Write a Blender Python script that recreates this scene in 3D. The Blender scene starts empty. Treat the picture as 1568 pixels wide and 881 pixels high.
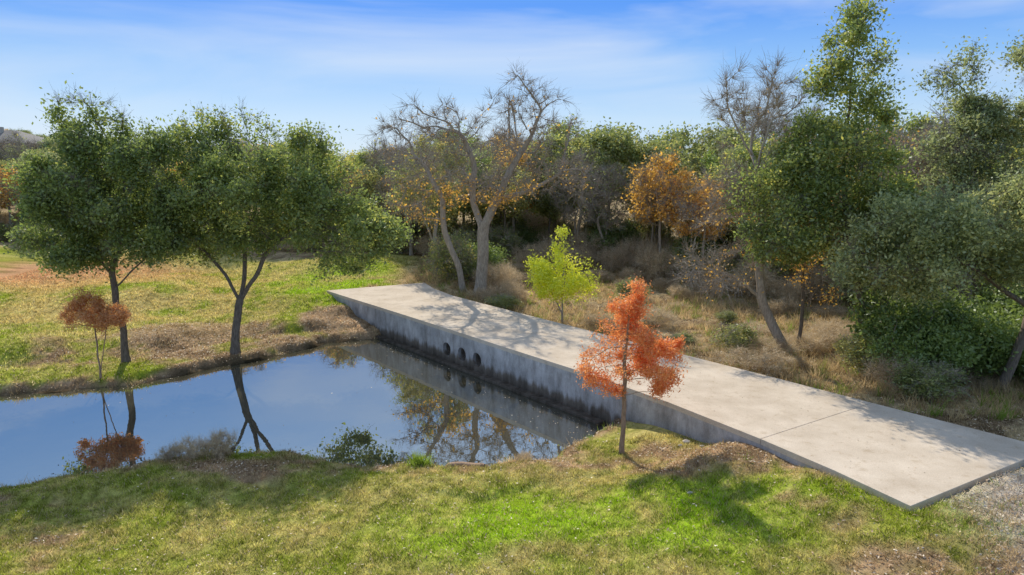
import bpy, math, random
import numpy as np
from mathutils import Vector
rng=np.random.default_rng(7); random.seed(7)
scene=bpy.context.scene
WATER=-1.4
# ------------------------------------------------------------------ helpers
def link(o,parent=None):
    scene.collection.objects.link(o)
    if parent: o.parent=parent
    return o
def empty(name,loc=(0,0,0)):
    e=bpy.data.objects.new(name,None); e.location=loc; e.empty_display_size=.3
    return link(e)
def build(name,parts,mats):
    me=bpy.data.meshes.new(name)
    V=[];Lp=[];LS=[];MI=[];SM=[];VV=[];CC=[];off=0;lo=0;hasv=False;hasc=False
    for p in parts:
        v=np.asarray(p['verts'],dtype=np.float32); f=np.asarray(p['faces'],dtype=np.int64)
        if len(v)==0 or len(f)==0: continue
        n,k=f.shape
        V.append(v); Lp.append((f+off).ravel()); LS.append(lo+np.arange(n)*k)
        MI.append(np.full(n,p.get('mat',0))); SM.append(np.full(n,p.get('smooth',False)))
        if p.get('v') is not None: VV.append(p['v']); hasv=True
        else: VV.append(np.full(len(v),.5))
        if p.get('col') is not None: CC.append(p['col']); hasc=True
        else: CC.append(np.full((len(v),3),.5))
        off+=len(v); lo+=n*k
    V=np.concatenate(V);Lp=np.concatenate(Lp).astype(np.int32);LS=np.concatenate(LS).astype(np.int32)
    me.vertices.add(len(V)); me.vertices.foreach_set('co',V.ravel())
    me.loops.add(len(Lp)); me.loops.foreach_set('vertex_index',Lp)
    me.polygons.add(len(LS)); me.polygons.foreach_set('loop_start',LS)
    me.polygons.foreach_set('material_index',np.concatenate(MI).astype(np.int32))
    me.update(calc_edges=True)
    me.polygons.foreach_set('use_smooth',np.concatenate(SM).astype(bool))
    if hasv:
        a=me.attributes.new('v','FLOAT','POINT'); a.data.foreach_set('value',np.concatenate(VV).astype(np.float32))
    if hasc:
        c=np.concatenate(CC); c=np.c_[c,np.ones(len(c))].astype(np.float32)
        a=me.attributes.new('Col','FLOAT_COLOR','POINT'); a.data.foreach_set('color',c.ravel())
    for m in mats: me.materials.append(m)
    return me
def vn(x,y,s,seed=0):
    X=x/s;Y=y/s;ix=np.floor(X);iy=np.floor(Y);fx=X-ix;fy=Y-iy
    fx=fx*fx*(3-2*fx);fy=fy*fy*(3-2*fy)
    def h(a,b):
        t=np.sin(a*127.1+b*311.7+seed*74.7)*43758.5453
        return t-np.floor(t)
    return (h(ix,iy)*(1-fx)+h(ix+1,iy)*fx)*(1-fy)+(h(ix,iy+1)*(1-fx)+h(ix+1,iy+1)*fx)*fy
def sst(a,b,x):
    t=np.clip((x-a)/(b-a),0,1); return t*t*(3-2*t)
# ------------------------------------------------------------------ layout
POND=np.array([(-5.3,30.95),(-6.2,30.2),(-8.3,29.6),(-9.66,27.5),(-11.7,25.9),(-13.7,23.5),(-16.5,22.9),(-18.5,22.2),(-26,21),(-27,15),(-18,14.6),
 (-12.65,15.5),(-11.2,16.3),(-8.65,17.4),(-6.04,17.6),(-4.6,17.1),(-3.2,16.8),(-.6,16.8),(.8,17.2),(1.76,18.0),(3.1,19.5),(4.0,20.25)])
STN=[((7.70,12.20),(12.5,14.9)),((6.95,13.75),(11.2,16.45)),((5.97,15.47),(9.93,17.97)),((4.35,18.0),(7.75,20.65)),((2.38,20.65),(5.54,23.27)),
 ((.1,23.35),(3.25,26.0)),((-2.155,26.07),(.99,28.7)),((-4.2,28.5),(-1.05,31.15)),((-6.14,30.8),(-2.95,33.5)),((-7.95,32.9),(-4.1,35.4)),((-9.65,34.9),(-4.85,37.3))]
ROAD=np.array([s[0] for s in STN]+[s[1] for s in STN[::-1]])
def sdist(P,x,y):
    d=np.full(x.shape,1e9);ins=np.zeros(x.shape,bool);n=len(P)
    for i in range(n):
        a=P[i];b=P[(i+1)%n];ex,ey=b-a;wx=x-a[0];wy=y-a[1]
        t=np.clip((wx*ex+wy*ey)/(ex*ex+ey*ey),0,1)
        d=np.minimum(d,(wx-ex*t)**2+(wy-ey*t)**2)
        c=((a[1]>y)!=(b[1]>y))&(x<(b[0]-a[0])*(y-a[1])/(b[1]-a[1]+1e-12)+a[0])
        ins^=c
    d=np.sqrt(d); return np.where(ins,-d,d)
CP=[(7.9,11.9,-.03),(7.0,13.3,-.06),(5.8,15.2,-.28),(4.3,17.6,-.8),(10,13.2,-.04),(12.7,14.7,-.03),(-9.9,34.8,-.03),(-8.6,33.2,-.4),(-7.6,31.9,-.85),(-7,36.4,-.03),
 (10.3,18.1,-.15),(8,20.9,-.35),(5.9,23.4,-.6),(3.6,26.3,-.8),(1.3,29,-.8),(-.9,31.6,-.7),(-2.6,33.9,-.5),(-4.6,37.3,-.05),
 (-14,13.5,-.9),(-12,14,-.95),(-8,15.5,-.95),(-3,15,-.9),(1,15.5,-.95),(2.9,16.85,-1.05),(0,12,-.75),(0,8,-.65),(-10,10,-.75),(8,9,-.2),(12,12,0),(4,14,-.6),(5,12,-.45),(-20,10,-.7),
 (-11,26.9,-1.),(-14.6,24.9,-.95),(-14.9,23.8,-1.1),(-10,31,-.5),(-15,29,-.5),(-20,27,-.5),(-12,36,0),(-20,36,.1),(-30,34,.2),(-10,45,.3),(-25,48,.7),(-40,45,.9),
 (0,45,0),(5,38,-.6),(10,28,-.5),(14,22,-.3),(20,25,0),(15,15,0),(20,12,0),(25,35,.2),(10,45,0),(0,60,.5),(-40,70,2),(40,60,.5),(0,-20,0),(-60,0,0),(60,0,0),(0,150,1),(0,400,1),(-300,200,1),(300,200,1),(0,-300,0)]
for i in range(len(POND)):
    a=POND[i];b=POND[(i+1)%len(POND)]
    if i in(0,len(POND)-1,len(POND)-2): continue
    n=max(1,int(np.hypot(*(b-a))/1.2))
    for k in range(n):
        q=a+(b-a)*k/n; CP.append((q[0],q[1],WATER))
CP=np.array(CP)
def terrain(x,y):
    x=np.asarray(x,float);y=np.asarray(y,float)
    num=np.zeros(x.shape);den=np.zeros(x.shape)
    for c in CP:
        w=1/(((x-c[0])**2+(y-c[1])**2)+.25)**1.6
        num+=w*c[2];den+=w
    z=num/den
    z+=8.5*np.exp(-((x+95)**2/35**2+(y-125)**2/40**2))
    sh=(vn(x,y,.9,5)-.5)*.5+(vn(x,y,.35,6)-.5)*.2
    d=sdist(POND,x,y)+sh
    rough=(vn(x,y,1.7,3)-.5)*.10+(vn(x,y,.5,4)-.5)*.05
    z=z+rough*sst(.2,1.,d)
    up=WATER+.3*sst(0,.45,d)+.12*sst(.3,1.5,d)
    z=np.where(d>0,np.maximum(z,up*sst(4,2,d)+(-9)*sst(2,4,d)),WATER-np.minimum(.9,.55*-d))
    r=sdist(ROAD,x,y)
    z=np.where(r<0.12,np.minimum(z,-.17),z)
    z=np.where((r>=.12)&(r<.6),np.minimum(z,-.015),z)
    return z
def tz(x,y): return float(terrain(np.array([x]),np.array([y]))[0])
def mixc(a,b,t): return a*(1-t)[:,None]+np.asarray(b)[None,:]*t[:,None]
def blob(x,y,cx,cy,rx,ry): return sst(1.25,.5,np.sqrt(((x-cx)/rx)**2+((y-cy)/ry)**2))
def groundcol(x,y):
    n1=vn(x,y,4.5,1);n2=vn(x,y,1.3,2);n3=vn(x,y,.4,3);n4=vn(x,y,.14,9)
    m=sst(.3,.7,.36*n1+.28*n2+.20*n3+.16*n4)
    c=mixc(np.tile(np.array([[.28,.335,.035]]),(len(x),1)),(.50,.43,.15),m)
    w=.5*n2+.3*n3+.2*n4
    lush=np.maximum(blob(x,y,1.8,13.0,4.8,2.0),blob(x,y,-10.,38.5,3.6,6))*.95
    c=mixc(c,(.31,.46,.022),lush*sst(.85,.35,w))
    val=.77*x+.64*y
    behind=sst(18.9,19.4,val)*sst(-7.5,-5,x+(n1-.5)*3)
    wood=sst(46,50,y+(n1-.5)*3)*(x>-90)
    br=np.zeros(len(x))
    for (cx,cy,rx,ry,a) in [(-12,28.3,6,3.0,.75),(-16,26.5,4,2.5,.5),(-8,31,2.6,2.6,.8),(-4,38,6,4,.5),(5.2,15.4,2.8,1.8,.68),(6.8,13.0,1.6,1.6,.55),(2.2,16.7,2.8,.9,.6),(-6,16.3,7,1.0,.55),(8,9.8,3.4,2.2,.55),(-13,14,3,2,.35),(10,10,3,1.5,.6),(-9,12.3,3,1.2,.3)]:
        br=np.maximum(br,blob(x,y,cx,cy,rx,ry)*a)
    d=sdist(POND,x,y)
    br=np.maximum(br,sst(.9,.1,d)*.85)
    brm=sst(.3,.85,br*1.05+(w-.5)*1.2)
    c=mixc(c,(.46,.31,.18),brm)
    c=mixc(c,(.25,.165,.09),brm*sst(.5,.7,n3)*.8)
    c=mixc(c,(.60,.33,.17),blob(x,y,-30,40,13,5)*sst(.2,.6,w+.1))
    c=mixc(c,(.58,.44,.16),blob(x,y,-20,35,10,7)*sst(.3,.6,w)*.8)
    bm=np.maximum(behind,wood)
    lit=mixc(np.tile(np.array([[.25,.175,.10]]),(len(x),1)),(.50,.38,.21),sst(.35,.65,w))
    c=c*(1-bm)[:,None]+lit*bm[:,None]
    g=blob(x,y,11.4,12.0,3.2,2.6)*sst(.3,.5,w+.12)
    c=mixc(c,(.52,.45,.37),g)
    c=mixc(c,(.045,.035,.02),sst(.12,-.15,d))
    c=mixc(c,(.10,.075,.045),sst(.35,.05,d)*(d>0)*.75)
    return c*(.66+.68*n4)[:,None], np.clip(1-np.maximum(brm*.7,bm)-g,0,1)
# ------------------------------------------------------------------ materials
def nodes(name):
    m=bpy.data.materials.new(name);m.use_nodes=True;t=m.node_tree;t.nodes.clear()
    return m,t,t.nodes,t.links
def N(t,typ,**k):
    n=t.nodes.new(typ)
    for a,b in k.items():
        if a.startswith('_'): n.inputs[a[1:].replace('_',' ')].default_value=b
        else: setattr(n,a,b)
    return n
def leafmat(name,ca,cb,tr=.4,cc=None,gain=1.16):
    ca=tuple(x*gain for x in ca);cb=tuple(x*gain for x in cb)
    if cc: cc=tuple(min(.9,x*gain) for x in cc)
    m,t,ns,L=nodes(name)
    at=N(t,'ShaderNodeAttribute',attribute_name='v')
    r=N(t,'ShaderNodeValToRGB');r.color_ramp.elements[0].color=(*ca,1);r.color_ramp.elements[1].color=(*cb,1)
    r.color_ramp.elements[0].position=.15;r.color_ramp.elements[1].position=.8
    if cc: e=r.color_ramp.elements.new(.97);e.color=(*cc,1)
    oi=N(t,'ShaderNodeObjectInfo');mr=N(t,'ShaderNodeMath',operation='MULTIPLY_ADD');mr.inputs[1].default_value=.3;mr.inputs[2].default_value=-.12
    L.new(oi.outputs['Random'],mr.inputs[0]);ad=N(t,'ShaderNodeMath',operation='ADD');L.new(at.outputs['Fac'],ad.inputs[0]);L.new(mr.outputs[0],ad.inputs[1])
    L.new(ad.outputs[0],r.inputs[0])
    d=N(t,'ShaderNodeBsdfDiffuse');s=N(t,'ShaderNodeBsdfTranslucent');g=N(t,'ShaderNodeBsdfGlossy');g.inputs['Roughness'].default_value=.5
    g.inputs['Color'].default_value=(.8,.85,.9,1)
    hs=N(t,'ShaderNodeHueSaturation');hs.inputs['Value'].default_value=1.7;hs.inputs['Saturation'].default_value=1.0
    L.new(r.outputs[0],d.inputs['Color']);L.new(r.outputs[0],hs.inputs['Color']);L.new(hs.outputs[0],s.inputs['Color'])
    a=N(t,'ShaderNodeMixShader');a.inputs[0].default_value=tr;L.new(d.outputs[0],a.inputs[1]);L.new(s.outputs[0],a.inputs[2])
    b=N(t,'ShaderNodeMixShader');b.inputs[0].default_value=.06;L.new(a.outputs[0],b.inputs[1]);L.new(g.outputs[0],b.inputs[2])
    o=N(t,'ShaderNodeOutputMaterial');L.new(b.outputs[0],o.inputs[0]);return m
def colmat(name,tr=0.35,fine=0,gain=1.0):
    m,t,ns,L=nodes(name)
    at=N(t,'ShaderNodeAttribute',attribute_name='Col');col=at.outputs['Color']
    if fine:
        geo=N(t,'ShaderNodeNewGeometry')
        n1=N(t,'ShaderNodeTexNoise',_Scale=9.,_Detail=8.,_Roughness=.75);n2=N(t,'ShaderNodeTexNoise',_Scale=60.,_Detail=4.,_Roughness=.7)
        L.new(geo.outputs['Position'],n1.inputs['Vector']);L.new(geo.outputs['Position'],n2.inputs['Vector'])
        ad=N(t,'ShaderNodeMath',operation='MULTIPLY');L.new(n1.outputs['Fac'],ad.inputs[0]);L.new(n2.outputs['Fac'],ad.inputs[1])
        mr=N(t,'ShaderNodeMapRange');mr.inputs[1].default_value=.12;mr.inputs[2].default_value=.4;mr.inputs[3].default_value=.4;mr.inputs[4].default_value=1.5
        L.new(ad.outputs[0],mr.inputs[0])
        mx=N(t,'ShaderNodeVectorMath',operation='SCALE');L.new(col,mx.inputs[0]);L.new(mr.outputs[0],mx.inputs['Scale']);col=mx.outputs[0]
        bp=N(t,'ShaderNodeBump');bp.inputs['Strength'].default_value=.9;bp.inputs['Distance'].default_value=.05;L.new(ad.outputs[0],bp.inputs['Height'])
    d=N(t,'ShaderNodeBsdfDiffuse');L.new(col,d.inputs['Color'])
    if fine: L.new(bp.outputs[0],d.inputs['Normal'])
    o=N(t,'ShaderNodeOutputMaterial')
    if tr:
        s=N(t,'ShaderNodeBsdfTranslucent');hs=N(t,'ShaderNodeHueSaturation');hs.inputs['Value'].default_value=1.4;L.new(col,hs.inputs['Color']);L.new(hs.outputs[0],s.inputs['Color'])
        a=N(t,'ShaderNodeMixShader');a.inputs[0].default_value=tr;L.new(d.outputs[0],a.inputs[1]);L.new(s.outputs[0],a.inputs[2]);L.new(a.outputs[0],o.inputs[0])
    else: L.new(d.outputs[0],o.inputs[0])
    return m
def noisemat(name,ca,cb,scale=6,rough=.9,bump=.4,stretch=(1,1,1),dist=.02):
    m,t,ns,L=nodes(name)
    tc=N(t,'ShaderNodeTexCoord');mp=N(t,'ShaderNodeMapping');mp.inputs['Scale'].default_value=stretch
    L.new(tc.outputs['Object'],mp.inputs[0])
    n=N(t,'ShaderNodeTexNoise',_Scale=scale,_Detail=8.,_Roughness=.65);L.new(mp.outputs[0],n.inputs['Vector'])
    r=N(t,'ShaderNodeValToRGB');r.color_ramp.elements[0].position=.32;r.color_ramp.elements[1].position=.68
    r.color_ramp.elements[0].color=(*ca,1);r.color_ramp.elements[1].color=(*cb,1);L.new(n.outputs['Fac'],r.inputs[0])
    p=N(t,'ShaderNodeBsdfPrincipled');p.inputs['Roughness'].default_value=rough;L.new(r.outputs[0],p.inputs['Base Color'])
    b=N(t,'ShaderNodeBump');b.inputs['Strength'].default_value=bump;b.inputs['Distance'].default_value=dist
    L.new(n.outputs['Fac'],b.inputs['Height']);L.new(b.outputs[0],p.inputs['Normal'])
    o=N(t,'ShaderNodeOutputMaterial');L.new(p.outputs[0],o.inputs[0]);return m
M={}
M['bark']=noisemat('oak_bark',(.08,.06,.045),(.23,.185,.14),7,.95,.9,(3,3,.7))
M['barkgrey']=noisemat('grey_bark',(.22,.18,.14),(.50,.42,.33),6,.95,.7,(3,3,.8))
M['barkcyp']=noisemat('cypress_bark',(.18,.11,.07),(.40,.27,.18),9,.95,.7,(3,3,.6))
M['oak']=leafmat('live_oak_leaves',(.065,.095,.022),(.205,.25,.058),.50,(.46,.42,.09))
M['oakgrey']=leafmat('grey_green_leaves',(.09,.12,.048),(.26,.29,.115),.44,(.46,.45,.17))
M['juniper']=leafmat('juniper_leaves',(.06,.095,.024),(.18,.24,.05),.35)
M['woodleaf']=leafmat('woodland_leaves',(.085,.115,.032),(.25,.275,.08),.44,(.46,.38,.10))  # paler, duller than the oak leaves: distance haze put into the colour
M['yellow']=leafmat('yellow_leaves',(.34,.38,.03),(.62,.62,.06),.5)
M['orange']=leafmat('autumn_cypress_leaves',(.36,.125,.035),(.64,.265,.085),.42,(.76,.42,.17))
M['rust']=leafmat('rust_leaves',(.34,.16,.06),(.58,.30,.11),.4)
M['autumn']=leafmat('autumn_leaves',(.34,.21,.045),(.62,.36,.06),.45)
M['dry']=leafmat('dry_twigs',(.24,.18,.11),(.54,.43,.27),.3)
M['ground']=colmat('ground_soil_grass',0,1)
M['grass']=colmat('grass_blades',.45)
M['litter']=leafmat('leaf_litter',(.14,.09,.05),(.50,.35,.21),.15,(.7,.6,.45))
# ------------------------------------------------------------------ ground sheet
def axis(lo,hi,st,far,g=1.17):
    a=list(np.arange(lo,hi+1e-6,st));s=st;x=a[-1]
    while x<far: s*=g;x+=s;a.append(x)
    s=st;x=a[0];pre=[]
    while x>-far: s*=g;x-=s;pre.append(x)
    return np.array(pre[::-1]+a)
ax=axis(-26,22,.16,1500);ay=axis(7,44,.16,1500)
GX,GY=np.meshgrid(ax,ay);gx=GX.ravel();gy=GY.ravel();gzv=terrain(gx,gy)
nx,ny=len(ax),len(ay)
idx=np.arange(nx*ny).reshape(ny,nx)
F=np.stack([idx[:-1,:-1],idx[:-1,1:],idx[1:,1:],idx[1:,:-1]],-1).reshape(-1,4)
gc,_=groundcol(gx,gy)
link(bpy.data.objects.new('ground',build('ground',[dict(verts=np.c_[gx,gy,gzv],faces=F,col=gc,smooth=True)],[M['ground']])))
# ------------------------------------------------------------------ water
m,t,ns,L=nodes('pond_water')
geo=N(t,'ShaderNodeNewGeometry');n=N(t,'ShaderNodeTexNoise',_Scale=1.3,_Detail=3.);L.new(geo.outputs['Position'],n.inputs['Vector'])
bp=N(t,'ShaderNodeBump');bp.inputs['Strength'].default_value=.05;bp.inputs['Distance'].default_value=.05;L.new(n.outputs['Fac'],bp.inputs['Height'])
fr=N(t,'ShaderNodeFresnel');fr.inputs['IOR'].default_value=6.5
gl=N(t,'ShaderNodeBsdfGlossy');gl.inputs['Roughness'].default_value=.01;gl.inputs['Color'].default_value=(.96,.99,1,1)
L.new(bp.outputs[0],gl.inputs['Normal'])
df=N(t,'ShaderNodeBsdfDiffuse');df.inputs['Color'].default_value=(.06,.055,.035,1)
mx=N(t,'ShaderNodeMixShader');L.new(fr.outputs[0],mx.inputs[0]);L.new(df.outputs[0],mx.inputs[1]);L.new(gl.outputs[0],mx.inputs[2])
o=N(t,'ShaderNodeOutputMaterial');L.new(mx.outputs[0],o.inputs[0]);M['water']=m
wp=[]
for i in range(len(POND)):
    a=POND[i-1];b=POND[(i+1)%len(POND)];tn=(b-a)/np.hypot(*(b-a));nn=np.array([-tn[1],tn[0]])
    wp.append(POND[i]+nn*.8)
wp=np.array(wp)
if (sdist(POND,wp[:,0],wp[:,1])<0).mean()>.5: wp=2*POND-wp
me=bpy.data.meshes.new('pond_water');me.from_pydata([(a,b,WATER) for a,b in wp],[],[list(range(len(wp)))]);me.materials.append(M['water'])
link(bpy.data.objects.new('pond_water',me))
# ------------------------------------------------------------------ concrete crossing
def concmat(name,wall):
    m,t,ns,L=nodes(name)
    geo=N(t,'ShaderNodeNewGeometry')
    n1=N(t,'ShaderNodeTexNoise',_Scale=.9,_Detail=7.,_Roughness=.62);n2=N(t,'ShaderNodeTexNoise',_Scale=35.,_Detail=5.,_Roughness=.7)
    L.new(geo.outputs['Position'],n1.inputs['Vector']);L.new(geo.outputs['Position'],n2.inputs['Vector'])
    r=N(t,'ShaderNodeValToRGB');e=r.color_ramp.elements
    if wall: e[0].color=(.29,.28,.27,1);e[1].color=(.54,.52,.505,1)
    else: e[0].color=(.53,.435,.33,1);e[1].color=(.68,.575,.455,1)
    e[0].position=.33;e[1].position=.66
    L.new(n1.outputs['Fac'],r.inputs[0])
    mr=N(t,'ShaderNodeMapRange');mr.inputs[1].default_value=.3;mr.inputs[2].default_value=.7;mr.inputs[3].default_value=.82;mr.inputs[4].default_value=1.12
    L.new(n2.outputs['Fac'],mr.inputs[0])
    sc=N(t,'ShaderNodeVectorMath',operation='SCALE');L.new(r.outputs[0],sc.inputs[0]);L.new(mr.outputs[0],sc.inputs['Scale']);col=sc.outputs[0]
    sep=N(t,'ShaderNodeSeparateXYZ');L.new(geo.outputs['Position'],sep.inputs[0])
    if wall:
        mp=N(t,'ShaderNodeMapping');mp.inputs['Scale'].default_value=(5,5,.5);L.new(geo.outputs['Position'],mp.inputs[0])
        n3=N(t,'ShaderNodeTexNoise',_Scale=1.,_Detail=5.);L.new(mp.outputs[0],n3.inputs['Vector'])
        ad=N(t,'ShaderNodeMath',operation='MULTIPLY_ADD');ad.inputs[1].default_value=.7;L.new(n3.outputs['Fac'],ad.inputs[0]);L.new(sep.outputs['Z'],ad.inputs[2])
        r3=N(t,'ShaderNodeValToRGB');r3.color_ramp.elements[0].position=0;r3.color_ramp.elements[1].position=1
        r3.color_ramp.elements[0].color=(.20,.16,.12,1);r3.color_ramp.elements[1].color=(1.15,1.15,1.15,1)
        ee=r3.color_ramp.elements.new(.26);ee.color=(.42,.36,.30,1);ee=r3.color_ramp.elements.new(.38);ee.color=(.95,.94,.94,1)
        m2=N(t,'ShaderNodeMapRange');m2.inputs[1].default_value=-1.1;m2.inputs[2].default_value=.35;L.new(ad.outputs[0],m2.inputs[0]);L.new(m2.outputs[0],r3.inputs[0])
        mu=N(t,'ShaderNodeVectorMath',operation='MULTIPLY');L.new(col,mu.inputs[0]);L.new(r3.outputs[0],mu.inputs[1]);col=mu.outputs[0]
        mp=N(t,'ShaderNodeMapping');mp.inputs['Scale'].default_value=(2.2,2.2,.8);L.new(geo.outputs['Position'],mp.inputs[0])
        n5=N(t,'ShaderNodeTexNoise',_Scale=1.6,_Detail=7.,_Roughness=.7);L.new(mp.outputs[0],n5.inputs['Vector'])
        r5=N(t,'ShaderNodeValToRGB');r5.color_ramp.elements[0].position=.36;r5.color_ramp.elements[1].position=.58;r5.color_ramp.elements[0].color=(.68,.66,.64,1);L.new(n5.outputs['Fac'],r5.inputs[0])
        mu=N(t,'ShaderNodeVectorMath',operation='MULTIPLY');L.new(col,mu.inputs[0]);L.new(r5.outputs[0],mu.inputs[1]);col=mu.outputs[0]
    else:
        n4=N(t,'ShaderNodeTexNoise',_Scale=3.5,_Detail=9.,_Roughness=.75);L.new(geo.outputs['Position'],n4.inputs['Vector'])
        r4=N(t,'ShaderNodeValToRGB');r4.color_ramp.elements[0].position=.34;r4.color_ramp.elements[1].position=.46
        r4.color_ramp.elements[0].color=(.82,.78,.72,1);r4.color_ramp.elements[1].color=(1,1,1,1);L.new(n4.outputs['Fac'],r4.inputs[0])
        mu=N(t,'ShaderNodeVectorMath',operation='MULTIPLY');L.new(col,mu.inputs[0]);L.new(r4.outputs[0],mu.inputs[1]);col=mu.outputs[0]
    p=N(t,'ShaderNodeBsdfPrincipled');p.inputs['Roughness'].default_value=.95;p.inputs['Specular IOR Level'].default_value=.12;L.new(col,p.inputs['Base Color'])
    b=N(t,'ShaderNodeBump');b.inputs['Strength'].default_value=.35;b.inputs['Distance'].default_value=.01;L.new(n2.outputs['Fac'],b.inputs['Height']);L.new(b.outputs[0],p.inputs['Normal'])
    o=N(t,'ShaderNodeOutputMaterial');L.new(p.outputs[0],o.inputs[0]);return m
M['conc']=concmat('concrete_slab',False);M['wall']=concmat('concrete_wall',True)
dam=empty('concrete_road_crossing')
def prism(name,front,back,z0,z1,mat,bev=0,parent=dam):
    n=len(front);v=[];f=[]
    for z in(z0,z1):
        v+=[(a[0],a[1],z) for a in front]+[(a[0],a[1],z) for a in back]
    T=2*n
    for i in range(n-1):
        f.append((T+i,T+i+1,T+n+i+1,T+n+i));f.append((i+1,i,n+i,n+i+1))
        f.append((i,i+1,T+i+1,T+i));f.append((n+i+1,n+i,T+n+i,T+n+i+1))
    f.append((0,T,T+n,n));f.append((n-1,2*n-1,T+2*n-1,T+n-1))
    me=bpy.data.meshes.new(name);me.from_pydata(v,[],f)
    import bmesh
    bm=bmesh.new();bm.from_mesh(me);bmesh.ops.recalc_face_normals(bm,faces=bm.faces);bm.to_mesh(me);bm.free()
    me.materials.append(mat)
    ob=link(bpy.data.objects.new(name,me),parent)
    if bev:
        b=ob.modifiers.new('b','BEVEL');b.width=bev;b.segments=2;b.limit_method='ANGLE'
    return ob
Fp=[np.array(s[0]) for s in STN];Bp=[np.array(s[1]) for s in STN]
nrm=np.array([.769,.639]);tan=np.array([-.639,.769])
body=prism('dam_wall',Fp,Bp,-2.5,-.13,M['wall'])
for (hx,hy) in [(-1.32,25.1),(-1.95,25.86),(-2.61,26.66)]:
    bpy.ops.mesh.primitive_cylinder_add(vertices=40,radius=.27,depth=6.4,location=(hx,hy,-.86))
    c=bpy.context.object
    c.rotation_euler=Vector((nrm[0],nrm[1],0)).to_track_quat('Z','Y').to_euler()
    md=body.modifiers.new('h','BOOLEAN');md.operation='DIFFERENCE';md.object=c;md.solver='EXACT'
    bpy.context.view_layer.update()
    dg=bpy.context.evaluated_depsgraph_get();nm=bpy.data.meshes.new_from_object(body.evaluated_get(dg))
    body.modifiers.clear();body.data=nm;bpy.data.objects.remove(c)
    k=40;v=[];f=[]
    for (r,dd) in ((.255,.12),(.255,3.1)):
        for i in range(k):
            a=2*math.pi*i/k;p2=np.array([hx,hy])+tan*r*math.cos(a)+nrm*dd
            v.append((p2[0],p2[1],-.86+r*math.sin(a)))
    for i in range(k): f.append((i,(i+1)%k,k+(i+1)%k,k+i))
    me=bpy.data.meshes.new('culvert_pipe');me.from_pydata(v,[],f);me.materials.append(M['bark']);link(bpy.data.objects.new('culvert_pipe',me),dam)
joints=[0,2,4,6,8,10]
for a,b in zip(joints[:-1],joints[1:]):
    fr_=[p-nrm*.006 for p in Fp[a:b+1]];bk=[p+nrm*.006 for p in Bp[a:b+1]]
    g=.008 if a<4 else .004
    d0=(fr_[1]-fr_[0]);d0/=np.hypot(*d0);d1=(fr_[-1]-fr_[-2]);d1/=np.hypot(*d1)
    fr_[0]=fr_[0]+d0*g;bk[0]=bk[0]+d0*g;fr_[-1]=fr_[-1]-d1*g;bk[-1]=bk[-1]-d1*g
    prism('road_slab',fr_,bk,-.145,0,M['conc'],.008)
lf=[Fp[3]*.25+Fp[4]*.75,Fp[4],Fp[5],Fp[6],Fp[7],Fp[8]]
prism('footing_ledge',[p-nrm*.28 for p in lf],[p+nrm*.1 for p in lf],-2.4,-1.31,M['wall'],.02)
# ------------------------------------------------------------------ trees
def grow(paths,attr,step,dk,di,r,jit=.18,trop=(0,0,0),iters=110):
    pos=[];par=[]
    for pi,pth in enumerate(paths):
        pth=[np.array(p,float) for p in pth]
        if pi==0 or (pth[0][2]<.05 and pi>0 and np.hypot(*(pth[0][:2]-pos[0][:2]))>.25):
            pos.append(pth[0]);par.append(-1);cur=len(pos)-1
        else:
            cur=int(np.argmin(((np.array(pos)-pth[0])**2).sum(1)))
        for q in pth[1:]:
            a=pos[cur];d=np.linalg.norm(q-a);n=max(1,int(round(d/step)))
            for k in range(1,n+1):
                pos.append(a+(q-a)*k/n+r.normal(0,.035,3)*min(1,step*3));par.append(cur);cur=len(pos)-1
    P=np.array(pos);D=np.sqrt(((attr[:,None,:]-P[None])**2).sum(2));ni=D.argmin(1);nd=D.min(1)
    alive=np.ones(len(attr),bool);trop=np.array(trop)
    for it in range(iters):
        act=alive&(nd<di)
        if not act.any(): act=alive&(nd<=nd[alive].min()+.5) if alive.any() else alive
        if not act.any(): break
        A=attr[act];I=ni[act];v=A-P[I];v/=np.linalg.norm(v,axis=1)[:,None]+1e-9
        u,inv=np.unique(I,return_inverse=True);s=np.zeros((len(u),3));np.add.at(s,inv,v)
        s/=np.linalg.norm(s,axis=1)[:,None]+1e-9;s+=r.normal(0,jit,s.shape)+trop;s/=np.linalg.norm(s,axis=1)[:,None]+1e-9
        newp=P[u]+s*step;base=len(P)
        P=np.concatenate([P,newp]);par+=list(u)
        al=np.where(alive)[0]
        D=np.sqrt(((attr[al][:,None,:]-newp[None])**2).sum(2));m_=D.min(1);j=D.argmin(1)
        b=m_<nd[al];ni[al[b]]=base+j[b];nd[al[b]]=m_[b]
        alive&=nd>dk
        if len(P)>9000: break
    return P,np.array(par)
def crownpts(crown,n,r):
    vol=np.array([c[3]*c[4]*c[5] for c in crown]);w=vol/vol.sum();out=[]
    for c,ww in zip(crown,w):
        k=max(3,int(n*ww));d=r.normal(0,1,(k,3));d/=np.linalg.norm(d,axis=1)[:,None]
        d*=(r.random(k)**.42)[:,None];out.append(np.array(c[:3])+d*np.array(c[3:6])*r.uniform(.8,1.15,(k,1)))
    return np.concatenate(out)
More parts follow.
